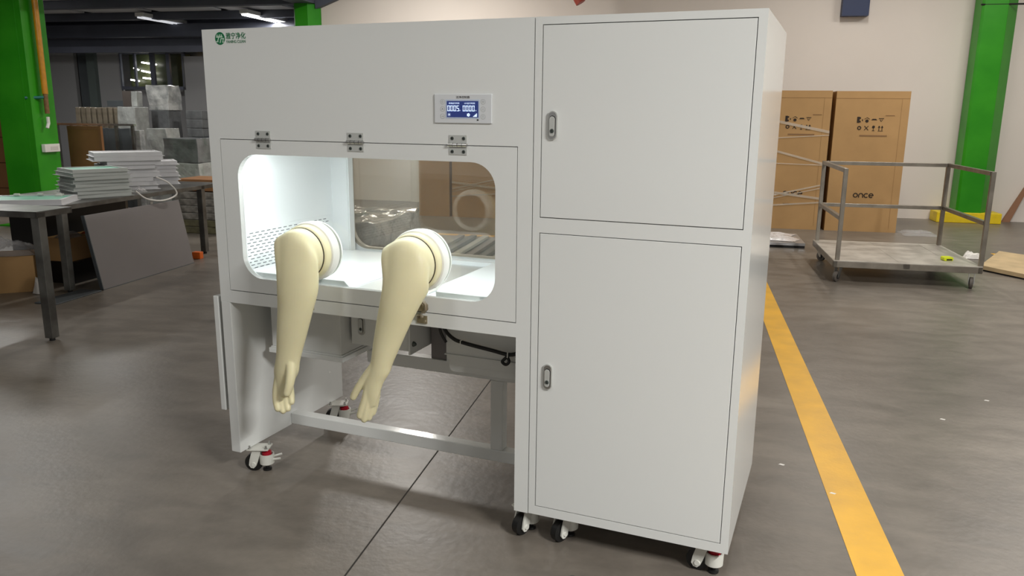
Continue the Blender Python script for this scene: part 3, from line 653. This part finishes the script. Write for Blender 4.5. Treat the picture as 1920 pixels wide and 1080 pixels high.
# ================================================================ RIGHT BACKGROUND
def stroke_word(mb, x, z, h, w, y0, y1):
    r = h/2; st = r*.42
    c = x + r
    mb.stroke(circ(c, z, r*.86, 22), st, y0, y1, closed=True); c += 2.25*r
    mb.stroke([(c-r*.86, z-r)] + circ(c, z, r*.86, 12, PI, 0) + [(c+r*.86, z-r)], st, y0, y1); c += 2.25*r
    mb.stroke(circ(c, z, r*.86, 18, PI*.25, PI*1.75), st, y0, y1); c += 2.05*r
    mb.stroke([(c-r*.8, z)] + [(c+r*.86, z)] + circ(c, z, r*.86, 20, 0, PI*1.72), st, y0, y1)
def carton(u0, u1, v, h, depth, label, taped, marks=True):
    t = thing('tall_carton', label, 'cardboard box', W((u0+u1)/2, v+depth/2), A, 'tall cartons along the wall')
    w = (u1-u0)/2; d = depth/2; y = -d
    MB().use(card).box(-w, w, -d, d, 0, h).use(cardedge).box(-w, w, y-.0015, y, h-.092, h-.086).box(w-.095, w-.09, y-.0015, y, .05, h-.09).build('carton', None, t, .006)
    if marks:
        mb = MB(); ix = -w*.30; iz = h*.80
        s = .052
        def at(i, j): return ix + i*.085, iz - j*.10
        a, b = at(0, 0); mb.box(a-.035, a-.005, y-.003, y, b-.035, b+.04).box(a-.01, a+.01, y-.003, y, b-.03, b-.01).box(a-.01, a+.01, y-.003, y, b+.015, b+.035).prism([(a+.02, b), (a+.035, b+.014), (a+.035, b-.014)], y-.003, y, 'xz')
        a, b = at(1, 0); mb.prism(circ(a, b-.012, .02, 12), y-.003, y, 'xz').stroke([(a-.03, b+.012), (a, b+.032), (a+.03, b+.012)], .006, y-.003, y)
        a, b = at(2, 0); mb.prism([(a-.035, b), (a-.02, b+.016), (a+.02, b+.016), (a+.035, b)], y-.003, y, 'xz')
        a, b = at(3, 0); mb.stroke([(a-.03, b+.02), (a+.03, b+.02)], .008, y-.003, y).stroke([(a-.015, b+.005), (a, b-.016), (a+.015, b+.005)], .007, y-.003, y)
        a, b = at(0, 1); mb.stroke(circ(a, b, .019, 14), .012, y-.003, y, closed=True)
        a, b = at(1, 1); mb.stroke([(a-.024, b-.026), (a+.024, b+.026)], .008, y-.003, y).stroke([(a-.024, b+.026), (a+.024, b-.026)], .008, y-.003, y)
        a, b = at(2, 1); mb.prism(circ(a, b+.015, .017, 12), y-.003, y, 'xz').box(a-.003, a+.003, y-.003, y, b-.03, b+.01).box(a-.014, a+.014, y-.003, y, b-.035, b-.028)
        a, b = at(3, 1)
        for q in (-.018, .018): mb.stroke([(a+q, b-.03), (a+q, b+.02)], .007, y-.003, y).prism([(a+q-.015, b+.008), (a+q, b+.032), (a+q+.015, b+.008)], y-.003, y, 'xz')
        mb.box(a-.03, a+.03, y-.003, y, b-.038, b-.033)
        mb.build('handling_symbols', inkm, t)
        mb = MB(); mb.box(ix+.30, ix+.41, y-.003, y, iz+.055, iz+.062).box(ix+.01, ix+.34, y-.003, y, iz-.205, iz-.187)
        mb.box(-w*.25, w*.15, y-.003, y, .33, .345)
        mb.build('printed_lines', inkf, t)
        mb = MB(); stroke_word(mb, -w*.28, .475, .058, .2, y-.003, y); mb.build('brand_print', inkm, t)
    if taped:
        mb = MB()
        for (za, zb, ww) in ((h*.79, h*.70, .035), (h*.655, h*.685, .012), (h*.585, h*.47, .028), (h*.48, h*.47, .012), (h*.22, h*.33, .02), (h*.20, h*.31, .012), (h*.27, h*.22, .03), (h*.16, h*.20, .02)):
            mb.prism([(-w-.002, za), (w+.002, zb), (w+.002, zb+ww), (-w-.002, za+ww)], y-.006, y-.0035, 'xz')
            mb.box(w, w+.003, y, d, zb, zb+ww)
        mb.build('plastic_strapping', tape_c, t)
    return t
carton(1.47, 2.27, 8.56, 1.80, .72, 'tall kraft carton crossed by clear tape, nearest the machine', True)
carton(2.32, 3.20, 8.56, 1.795, .72, 'tall kraft carton without tape, at the right of the pair', False)
carton(-2.80, -1.95, 8.50, 1.80, .72, 'kraft carton seen through the chamber behind the reflected glove ring', True, False)
carton(-3.30, -2.84, 8.50, 1.78, .72, 'narrow kraft carton seen through the chamber, left of the wider one', False, False)
# film scraps
def crumple(name, label, cat, u, v, z, sx, sy, sz, m, seed=0, rot=0, n=26, solid=False):
    rnd = random.Random(seed); mb = MB(); bm = mb.bm; grid = []
    ph = [(rnd.uniform(2, 9), rnd.uniform(2, 9), rnd.uniform(0, 6), rnd.uniform(.3, 1)) for _ in range(7)]
    for i in range(n+1):
        row = []
        for j in range(n+1):
            x = (i/n-.5)*2; y = (j/n-.5)*2
            e = max(0, 1-abs(x)**4)*max(0, 1-abs(y)**4)
            hgt = .45 + sum(a*math.sin(fx*x+p)*math.cos(fy*y+p*1.7) for fx, fy, p, a in ph)*.09 + rnd.uniform(-.08, .08)
            wob = 1 + .06*math.sin(5*y+seed)
            row.append(bm.verts.new((x*sx/2*wob, y*sy/2*(1+.08*math.sin(4*x+seed)), max(.004, sz*e*max(hgt, .05)))))
        grid.append(row)
    for i in range(n):
        for j in range(n): mb.face([grid[i][j], grid[i+1][j], grid[i+1][j+1], grid[i][j+1]])
    o = mb.build(name, m); o.location = W(u, v, z); o.rotation_euler = (0, 0, A+rot)
    return tag(o, label, cat)
tag(in_hall(MB().use(mat('aluminium_edge', (190, 190, 192), .3, metal=.7)).box(.5, 1.86, 6.92, 7.7, .03, .06).use(blackp).box(.5, 1.86, 6.94, 7.7, .0, .03).build('flat_panel', None)), 'flat pale panel lying on the floor behind the machine, half under clear film', 'panel')
crumple('plastic_film', 'crumpled clear film heaped on the flat panel between machine and cart', 'plastic film', 1.2, 7.3, .061, 1.2, .6, .13, mat('bright_film', (225, 222, 222), .12, spec=.9, bump=.9, bscale=12, coat=.7), 3)
crumple('plastic_film', 'small scrap of clear film on the floor at the right carton corner', 'plastic film', 3.46, 8.5, 0, .42, .42, .09, film_c, 5)
crumple('plastic_scrap', 'small white scrap on the floor behind the cart, beside the pale board', 'scrap', 3.55, 6.75, .0, .18, .14, .12, whitep, 8, n=8)

# cart
cu0, cu1, cv0, cv1 = 1.84, 3.075, 5.03, 6.28
ct = thing('trolley', 'stainless steel platform trolley with guard rails on three sides and scratched deck', 'trolley', W((cu0+cu1)/2, (cv0+cv1)/2), A)
w = (cu1-cu0)/2; d = (cv1-cv0)/2; s = .036
MB().use(deck_m).box(-w, w, -d, d, .195, .203).use(cart_m).box(-w, w, -d, -d+.035, .14, .195).box(-w, w, d-.035, d, .14, .195).box(-w, -w+.035, -d, d, .14, .195).box(w-.035, w, -d, d, .14, .195).box(-.03, .03, -d, d, .15, .195).build('deck', None, ct, .002)
mb = MB().use(deck_m).box(-.06, .0, -d+.03, d-.03, .2031, .2045).box(w-.22, w-.15, -d+.03, d-.03, .2031, .2045).build('deck_seam', mat('pale_seam', (186, 180, 170), .4), ct)
for (x, y) in ((-w+s, -d+s), (w-s*.2, -d+s), (-w+s, d-s), (w-s*.6, d-s)):
    MB().box(x-s/2, x+s/2, y-s/2, y+s/2, .14 if x > 0 and y < 0 else .203, 1.03).build('post', cart_m, ct, .002)
xl, xr = -w+s, w-s*.4
for z in (1.03, .60):
    MB().box(xl-s/2, xr+s/2, d-s*1.5, d-s*.5, z-.036, z).build('rail', cart_m, ct, .002)
    for x in (xl, xr): MB().box(x-s/2, x+s/2, -d+s*1.5, d-s*1.5, z-.036, z).build('rail', cart_m, ct, .002)
for (x, y, r) in ((-w+.06, -d+.06, .9), (w-.06, -d+.06, 1.3), (-w+.06, d-.1, 2.3), (w-.06, d-.1, .4)):
    M = Matrix.Translation((x, y, 0)) @ RZ(r)
    mb = MB().use(steel); mb.box(-.04, .04, -.03, .03, .134, .14)
    for q in (-.024, .019): mb.prism([(-.038, .04), (-.02, .04), (.03, .13), (-.03, .13)], q, q+.005, 'xz')
    bmesh.ops.transform(mb.bm, matrix=M, verts=mb.bm.verts[:]); c = mb.build('caster', None, ct)
    mb = MB().use(mat('grey_tyre', (92, 86, 80), .6)).lathe((-.025, -.015, .05), (0, 1, 0), [(0, .044), (.004, .05), (.026, .05), (.03, .044)], 24).use(blackr).lathe((-.025, -.017, .05), (0, 1, 0), [(0, .025), (.034, .025)], 16)
    bmesh.ops.transform(mb.bm, matrix=M, verts=mb.bm.verts[:]); mb.build('wheel', None, c, smooth=True)
t = thing('tape_measure', 'small bright yellow tape measure lying on the trolley deck', 'tape measure', W(2.86, 5.3, .2031), A+.2)
MB().prism(flat(rrect(-.042, .042, 0, .036, .012, 4)), -.035, .035, 'xz').build('case', yellow_p, t, .003)
MB().box(-.02, .03, -.037, -.035, .006, .018).build('clip', blackp, t)
# board lying at the right edge
t = thing('board', 'pale board lying flat on the floor at the right edge beside the trolley', 'board', W(3.42, 5.9, 0), A-.15)
MB().use(woodp).prism([(-.05, .1), (1.3, -1.5), (2.2, -.4), (.30, 1.15)], .015, .055, 'xy').build('board', None, t, .002)
MB().use(blackp).prism([(-.04, .11), (1.3, -1.48), (2.18, -.4), (.30, 1.13)], .0, .015, 'xy').build('underside', None, t)
tag(in_hall(MB().box(4.45, 4.75, 7.6, 7.8, 0, .14).build('cloth_bundle', redd, None, .03)), 'red bundle just entering the frame at the right edge', 'cloth')
tag(in_hall(MB().prism([(5.02, 0), (5.12, 0), (5.32, .55), (5.28, .56)], 10.19, 10.24, 'xz').build('branch', mat('twig', (150, 110, 84), .8))), 'thin brown stick leaning on the wall right of the green column', 'stick')
# chips of debris on the near floor
for i, (x, y, lab) in enumerate(((1.0, .82, 'small white chip on the floor nearest the yellow line'), (.79, 1.02, 'tiny white chip on floor beside the tall cabinet side'), (1.5, 1.9, 'small white chip on the floor right of the yellow line'), (1.75, 2.3, 'small white chip farther right on the bare floor'), (.22, -.16, 'small metal washer on the floor in front of the cabinet casters'))):
    if 'washer' in lab: o = MB().lathe((0, 0, 0), (0, 0, 1), [(0, .013), (.002, .013), (.002, .006), (0, .006)], 16).build('washer', keym)
    else: o = MB().prism([(-.012, -.004), (.008, -.008), (.014, .002), (-.004, .007)], 0, .002, 'xy').build('paper_chip', whitep)
    o.location = (x, y, .0003); tag(o, lab, 'washer' if 'washer' in lab else 'paper chip')

# ================================================================ BEHIND THE MACHINE (seen through the chamber)
def lumpy(name, label, cat, u0, u1, v0, v1, z0, z1, m, seed=0, amp=.02, group=None, rot=0, parent=None, seg=6, mb=None):
    if u1 < -5.9 and u1-u0 > .18: d = min(v1-v0, .35, (u1-u0)*.7); v1 = v0+d; u1 -= .72*d
    mb = mb or MB(); rnd = random.Random(seed); bm = mb.bm
    cxx = (u0+u1)/2; cyy = (v0+v1)/2
    g = bmesh.ops.create_cube(bm, size=1)
    bmesh.ops.subdivide_edges(bm, edges=bm.edges[:], cuts=seg, use_grid_fill=True)
    off = Vector((rnd.uniform(0, 9), rnd.uniform(0, 9), rnd.uniform(0, 9)))
    from mathutils import noise as mn
    for v in bm.verts:
        p = v.co.copy()
        q = Vector((p.x*(u1-u0), p.y*(v1-v0), (p.z+.5)*(z1-z0)))
        nn = mn.noise_vector(q*5+off)*amp
        if q.z < .003: nn.z = 0
        else: nn.z = nn.z*.6
        v.co = q+nn
    o = mb.build(name, m, parent, .008)
    o.location = W(cxx, cyy, z0); o.rotation_euler = (0, 0, A+rot)
    if parent is None: tag(o, label, cat, group)
    return o
lumpy('film_wrapped_stack', 'grey film-wrapped stack behind the machine, seen through the chamber at left', 'wrapped stack', -2.9, -1.88, 3.2, 4.4, 0, .62, wrapw, 11, .07, seg=14)
for i in range(6):
    lab = ['lowest', 'second', 'third', 'fourth', 'fifth', 'topmost'][i]
    t = tag(in_hall(MB().box(-1.70, -.35, 3.0, 5.0, .001+i*.045, .043+i*.045, RZ(-.0)).build('ribbed_panel', greyd, None, .004)), '%s ribbed grey panel in the pile behind the machine' % lab, 'panel', 'grey panels piled behind the machine')
for k in range(11):
    MBk = MB(); x = -1.69+k*.123
    MBk.box(x, x+.06, 3.0, 5.0, .2715, .30)
    o = in_hall(MBk.build('metal_profile', [greyp, greyd, framegr][k % 3], None, .003)); tag(o, '%s loose metal profile from the left on the panel pile behind the machine' % (ORD[k] if k else 'first'), 'metal profile', 'metal profiles on the panel pile')
tag(in_hall(MB().box(-4.02, -3.82, 10.2, 10.249, 0, .75).build('wall_duct', whitep)), 'narrow white strip low on the wall seen through the chamber', 'wall strip')

# ================================================================ LEFT: TABLES AND PANELS
def table(name, label, u0, u1, v0, v1, z, leg=.045, legs=None, inset=.04):
    t = thing(name, label, 'table', W((u0+u1)/2, (v0+v1)/2), A, 'steel work tables'); w = (u1-u0)/2; d = (v1-v0)/2
    MB().use(tablem).box(-w, w, -d, d, z-.004, z).box(-w, w, -d, -d+.02, z-.04, z-.004).box(-w, w, d-.02, d, z-.04, z-.004).box(-w, -w+.02, -d, d, z-.04, z-.004).box(w-.02, w, -d, d, z-.04, z-.004).build('tabletop', None, t, .002)
    for x in (-w+.035, w-.06):
        for y in (-d+inset, d-max(.06, inset+.1)): 
            if legs is not None and (x > 0, y > 0) not in legs: continue
            L = MB().use(tablem).box(x, x+leg, y-leg/2, y+leg/2, .02, z-.004).build('leg', None, t, .003)
            MB().cyl((x+leg/2, y, 0), (x+leg/2, y, .022), .018, n=10).build('foot', blackr, L)
    return t
table('work_table', 'nearer steel work table at the left edge with nothing on it', -4.95, -3.49, 1.69, 1.99, .85, .06, [(True, False), (False, False), (False, True)])
table('work_table', 'farther low steel table carrying the stacks of white frames', -5.45, -4.42, 2.72, 5.22, .72, .06, None, .24)
def frame_panel(loc, rz, w, d, h, label, top=None, m=framew, group=None, lip=.02):
    t = thing('panel_frame', label, 'panel frame', loc, rz, group)
    MB().use(m).box(-w/2-lip, w/2+lip, -d/2-lip, d/2+lip, 0, .004).box(-w/2, w/2, -d/2, -d/2+.025, .004, h).box(-w/2, w/2, d/2-.025, d/2, .004, h).box(-w/2, -w/2+.025, -d/2+.025, d/2-.025, .004, h).box(w/2-.025, w/2, -d/2+.025, d/2-.025, .004, h).build('frame', None, t)
    MB().box(-w/2+.025, w/2-.025, -d/2+.025, d/2-.025, .004, h-.006).build('infill', top or m, t)
    return t
f = frame_panel(W(-4.80, 3.03, .721), A+.28+.15, .60, .42, .045, 'single white frame with mint film at the near end of the low table', mint)
MB().box(-.18, -.14, .17, .20, .045, .06).box(.0, .04, .17, .20, .045, .06).box(.15, .2, .12, .2, .039, .055).build('clip', whitep, f)
def frame_stack(u, v, z, rz, n, w, d, h, name, m, toptop=None, jit=.02, grp=None, bigtop=False):
    rnd = random.Random(n*7)
    for i in range(n):
        lab = 'topmost' if i == n-1 else ORD[i]
        ww = w*(1.25 if bigtop and i >= n-2 else 1)
        frame_panel(W(u+rnd.uniform(-jit, jit), v+rnd.uniform(-jit, jit), z+i*h), A+rz+rnd.uniform(-.05, .05), ww, d, h-.001, '%s frame of the %s' % (lab, name), toptop if i == n-1 else None, m, grp)
frame_stack(-4.73, 3.70, .721, 1.02, 8, .46, .40, .031, 'grey mint-topped stack at the left of the low table', framegr, mint, .012, 'grey frames in the left stack')
frame_stack(-4.90, 4.36, .721, .80, 9, .48, .42, .040, 'tall white stack in the middle of the low table', framew, None, .03, 'white frames in the middle stack', True)
frame_stack(-5.0, 4.96, .721, .7, 6, .38, .38, .040, 'white stack at the far end of the low table', framew, None, .02, 'white frames in the right stack')
tag(MB().tube([W(-4.40, 4.12, .86), W(-4.33, 4.2, .80), W(-4.31, 4.28, .69), W(-4.33, 4.1, .645), W(-4.36, 3.9, .68), W(-4.39, 3.8, .76)], .008, 6, 5).build('plastic_strap', whitep, None, smooth='all'), 'white plastic strap dangling off the low table edge', 'strap')
crumple('plastic_film', 'clear film spilling off the low table beneath the middle stack', 'plastic film', -4.50, 3.98, .722, .10, .16, .1, film_c, 21)
# leaning sheet
M0 = Matrix.Translation(W(-4.235, 3.725, 0)) @ RZ(A)
t = thing('leaning_panel', 'large grey flat panel leaning against the low table', 'panel', W(-4.235, 3.725), A)
an = math.atan(.115/.62)
R = Matrix.Rotation(-an, 4, 'Y')
MB().box(-.03, 0, -.635, .635, .0, .635, R).build('sheet', greyp, t, .002)
MB().box(-.0305, .0008, -.640, -.632, .0, .637, R).box(-.0305, .0008, -.64, .64, .0, .006, R).build('edge_trim', greyd, t)
# stuff under the tables
def hbox(name, label, cat, u0, u1, v0, v1, z0, z1, m, rot=0, bevel=.004, group=None):
    w = (u1-u0)/2; d = (v1-v0)/2
    o = MB().box(-w, w, -d, d, 0, z1-z0).build(name, m, None, bevel); o.location = W((u0+u1)/2, (v0+v1)/2, z0); o.rotation_euler = (0, 0, A+rot)
    return tag(o, label, cat, group)
def open_box(label, u, v, z, w, d, h, rot, m, flaps=True):
    t = thing('open_carton', label, 'cardboard box', W(u, v, z), A+rot)
    th = .006
    MB().box(-w/2, w/2, -d/2, d/2, 0, th).box(-w/2, w/2, -d/2, -d/2+th, th, h).box(-w/2, w/2, d/2-th, d/2, th, h).box(-w/2, -w/2+th, -d/2+th, d/2-th, th, h).box(w/2-th, w/2, -d/2+th, d/2-th, th, h).build('carton', m, t)
    if flaps:
        for s in (-1, 1):
            Mx = Matrix.Translation((s*w/2, 0, h)) @ Matrix.Rotation(s*.6, 4, 'Y')
            MB().box(-.003, .003, -d/2, d/2, -.09*0, .09, Mx).build('flap', m, t)
    return t
open_box('large open carton filled with film under the near table at the left edge', -5.02, 2.93, 0, .46, .34, .30, .6, card, False)
crumple('plastic_film', 'crumpled clear film bulging out of the large open carton', 'plastic film', -5.02, 2.93, .30, .46, .34, .22, film_c, 31, .6)
crumple('plastic_bag', 'white knotted plastic bag at the right end of the large carton', 'bag', -4.64, 2.88, .0, .12, .12, .3, whitep, 33, n=10)
hbox('plastic_crate', 'black crate on the floor beneath the two small cartons', 'crate', -5.0, -4.64, 3.24, 4.02, 0, .19, blackp)
open_box('small open carton on the black crate, left of the pair', -4.80, 3.40, .191, .26, .29, .20, 0, card, False)
open_box('small open carton with orange film on the black crate, right of the pair', -4.80, 3.72, .191, .26, .27, .19, 0, card, False)
crumple('plastic_film', 'orange film in the right small carton', 'plastic film', -4.80, 3.72, .35, .2, .2, .1, orangep, 37, n=10)
crumple('plastic_film', 'clear film in the left small carton', 'plastic film', -4.80, 3.40, .36, .2, .2, .14, film_c, 38, n=12)
hbox('steel_plate', 'grey steel plate lying flat on the floor under the low table', 'plate', -4.42, -4.22, 2.55, 3.05, 0, .01, greyd)
hbox('storage_bin', 'tall black bin under the low table behind the leaning panel', 'bin', -5.4, -5.06, 3.4, 4.5, 0, .66, blackp)
hbox('small_box', 'small pale box under the low table left of the leaning panel', 'box', -4.95, -4.83, 3.90, 4.0, .191, .47, whitep)
hbox('rubber_wedge', 'small orange block on the floor at the low table leg', 'block', -4.39, -4.30, 4.56, 4.62, 0, .07, orangep)
t = thing('wooden_chair', 'small wooden chair with bent dark frame behind the near table', 'chair', W(-6.3, 4.7), A+.5)
MB().prism(flat(rrect(-.2, .2, 0, .035, .01)), -.2, .2, 'xz').build('seat', mat('chair_wood', (120, 92, 62), .6), t).location = (0, 0, .22)
MB().tube([(-.18, .18, .2), (-.19, .2, .42), (-.1, .21, .52), (.1, .21, .52), (.19, .2, .42), (.18, .18, .2)], .018, 8, 5).build('back_frame', mat('bent_dark_wood', (50, 36, 28), .5), t, smooth='all')
MB().box(-.13, .13, .19, .2, .26, .48).build('backrest', mat('tan_canvas', (170, 140, 100), .8), t)
for x in (-.17, .17):
    for y in (-.17, .17): MB().cyl((x, y, 0), (x, y, .22), .016, n=8).build('leg', MATS['bent_dark_wood'], t)
# ---------------------------------------------------------------- storage area behind
def rack(label):
    t = thing('metal_rack', label, 'rack', W(-8.2, 8.0), A)
    for x in (-.70, -.45, -.2, .05, .32, .60): MB().box(x, x+.035, -.02, .02, 0, 1.24).build('post', tablem, t)
    MB().box(-.75, .66, -.025, .025, 1.24, 1.27).build('rail', steel, t)
    return t
rack('low metal rack with a bright top rail holding upright dark sheets')
for k in range(5):
    o = MB().box(-.10, .10, -.015, .015, 0, 1.2, Matrix.Rotation(-.05, 4, 'Y')).build('upright_sheet', greyd, None, .003)
    o.location = W(-8.55+k*.19, 8.16, 0); o.rotation_euler = (0, 0, A); tag(o, '%s dark grey sheet from the left standing upright in the metal rack' % (ORD[k] if k else 'first'), 'sheet', 'upright sheets in the metal rack')
o = lumpy('wrapped_roll', 'film-wrapped white roll standing at the right end of the rack', 'roll', -7.60, -7.50, 8.05, 8.15, 0, 1.18, wrapw, 41, .01)
t = thing('brown_board', 'brown board standing behind the white switch box column', 'board', W(-7.75+.05, 7.2), A)
MB().box(-.3, .24, -.02, .02, 0, 1.25).build('sheet', card2, t); MB().box(-.3, .24, -.024, -.02, 1.2, 1.25).box(.2, .24, -.024, -.02, 0, 1.2).build('frame', mat('board_frame', (126, 86, 56), .7), t)
GR = 'film-wrapped goods stacked in the storage area'
for k in range(9):
    lumpy('wrapped_sheet', '%s upright brownish wrapped sheet from the left in the row above the rack rail' % (ORD[k] if k else 'first'), 'wrapped sheet', -9.40+k*.104, -9.325+k*.104, 9.0, 9.2, 0, 1.51, mat('wrapped_brown', (150, 140, 124), .35, spec=.6, rgb2=(112, 102, 88), nscale=7, bump=.4, bscale=8, coat=.3), 50+k, .012, 'wrapped sheets above the rack rail', seg=4)
lumpy('wrapped_block', 'tall pale wrapped block right of the brownish sheets', 'wrapped block', -8.42, -7.85, 8.75, 9.3, 0, 1.52, wrapg, 60, .03)
lumpy('wrapped_block', 'broad pale wrapped block in front, right of the metal rack', 'wrapped block', -7.55, -6.95, 8.25, 8.7, 0, 1.20, wrapg, 61, .03)
lumpy('wrapped_carton', 'dark carton under the shiny white wrapped pack', 'wrapped carton', -8.35, -7.77, 9.5, 10.1, 0, 1.468, wrapd, 62, .01)
lumpy('wrapped_pack', 'shiny white film-wrapped pack on top of the grey cartons', 'wrapped pack', -8.40, -7.75, 9.5, 10.1, 1.47, 1.88, wrapw, 63, .03)
for i in range(3):
    lumpy('grey_carton', '%s grey carton of the column beside the machine corner' % ['lower', 'middle', 'upper'][i], 'carton', -7.70, -7.15, 9.5, 10.0, 1.04+i*.145, 1.18+i*.145, wrapd, 64+i, .006, 'grey cartons in the column beside the machine')
hbox('plinth_crate', 'dark crate base under the column of grey cartons', 'crate', -7.70, -7.15, 9.5, 10.0, 0, 1.035, greyd)
for i in range(3):
    lumpy('wrapped_parcel', '%s wrapped grey parcel of the stack touching the machine edge' % ['lowest', 'middle', 'topmost'][i], 'parcel', -7.0-.03*i, -6.25, 7.95, 8.5, .0+i*.36, .355+i*.36, [wrapd, wrapg, wrapd][i], 70+i, .02, 'wrapped parcels left of the machine')
hbox('carton', 'dark small carton on top of the brownish sheets, lowest of three', 'carton', -8.90, -8.60, 9.15, 9.4, 1.525, 1.62, greyd)
hbox('carton', 'dark upright carton on the brownish sheets near the middle', 'carton', -8.56, -8.40, 9.1, 9.35, 1.525, 1.77, mat('umber_carton', (84, 76, 72), .7))
lumpy('wrapped_pack', 'small pale wrapped pack standing on the tall wrapped block', 'wrapped pack', -8.32, -8.12, 9.0, 9.25, 1.525, 1.765, wrapg, 75, .01)
cols = [bagolive, bagolive, baggrey, baggrey, baggrey, baggrey]
for i in range(6):
    lumpy('filled_sack', '%s filled sack in the pile behind the low table end' % ORD[i], 'sack', -5.62, -4.85, 6.08, 6.6, .001+i*.085, .083+i*.085, cols[i], 80+i, .014, 'sacks piled by the table end')
hbox('carton', 'brown flat carton lying on the pile of sacks', 'carton', -5.6, -4.9, 6.1, 6.6, .52, .66, card2)
for i in range(4):
    hbox('stacked_carton', '%s brown carton of the pile left of the green column' % ['lowest', 'second', 'third', 'topmost'][i], 'carton', -9.6, -8.75, 7.1, 7.7, .002+i*.36, .355+i*.36, card2, group='brown cartons left of the column')
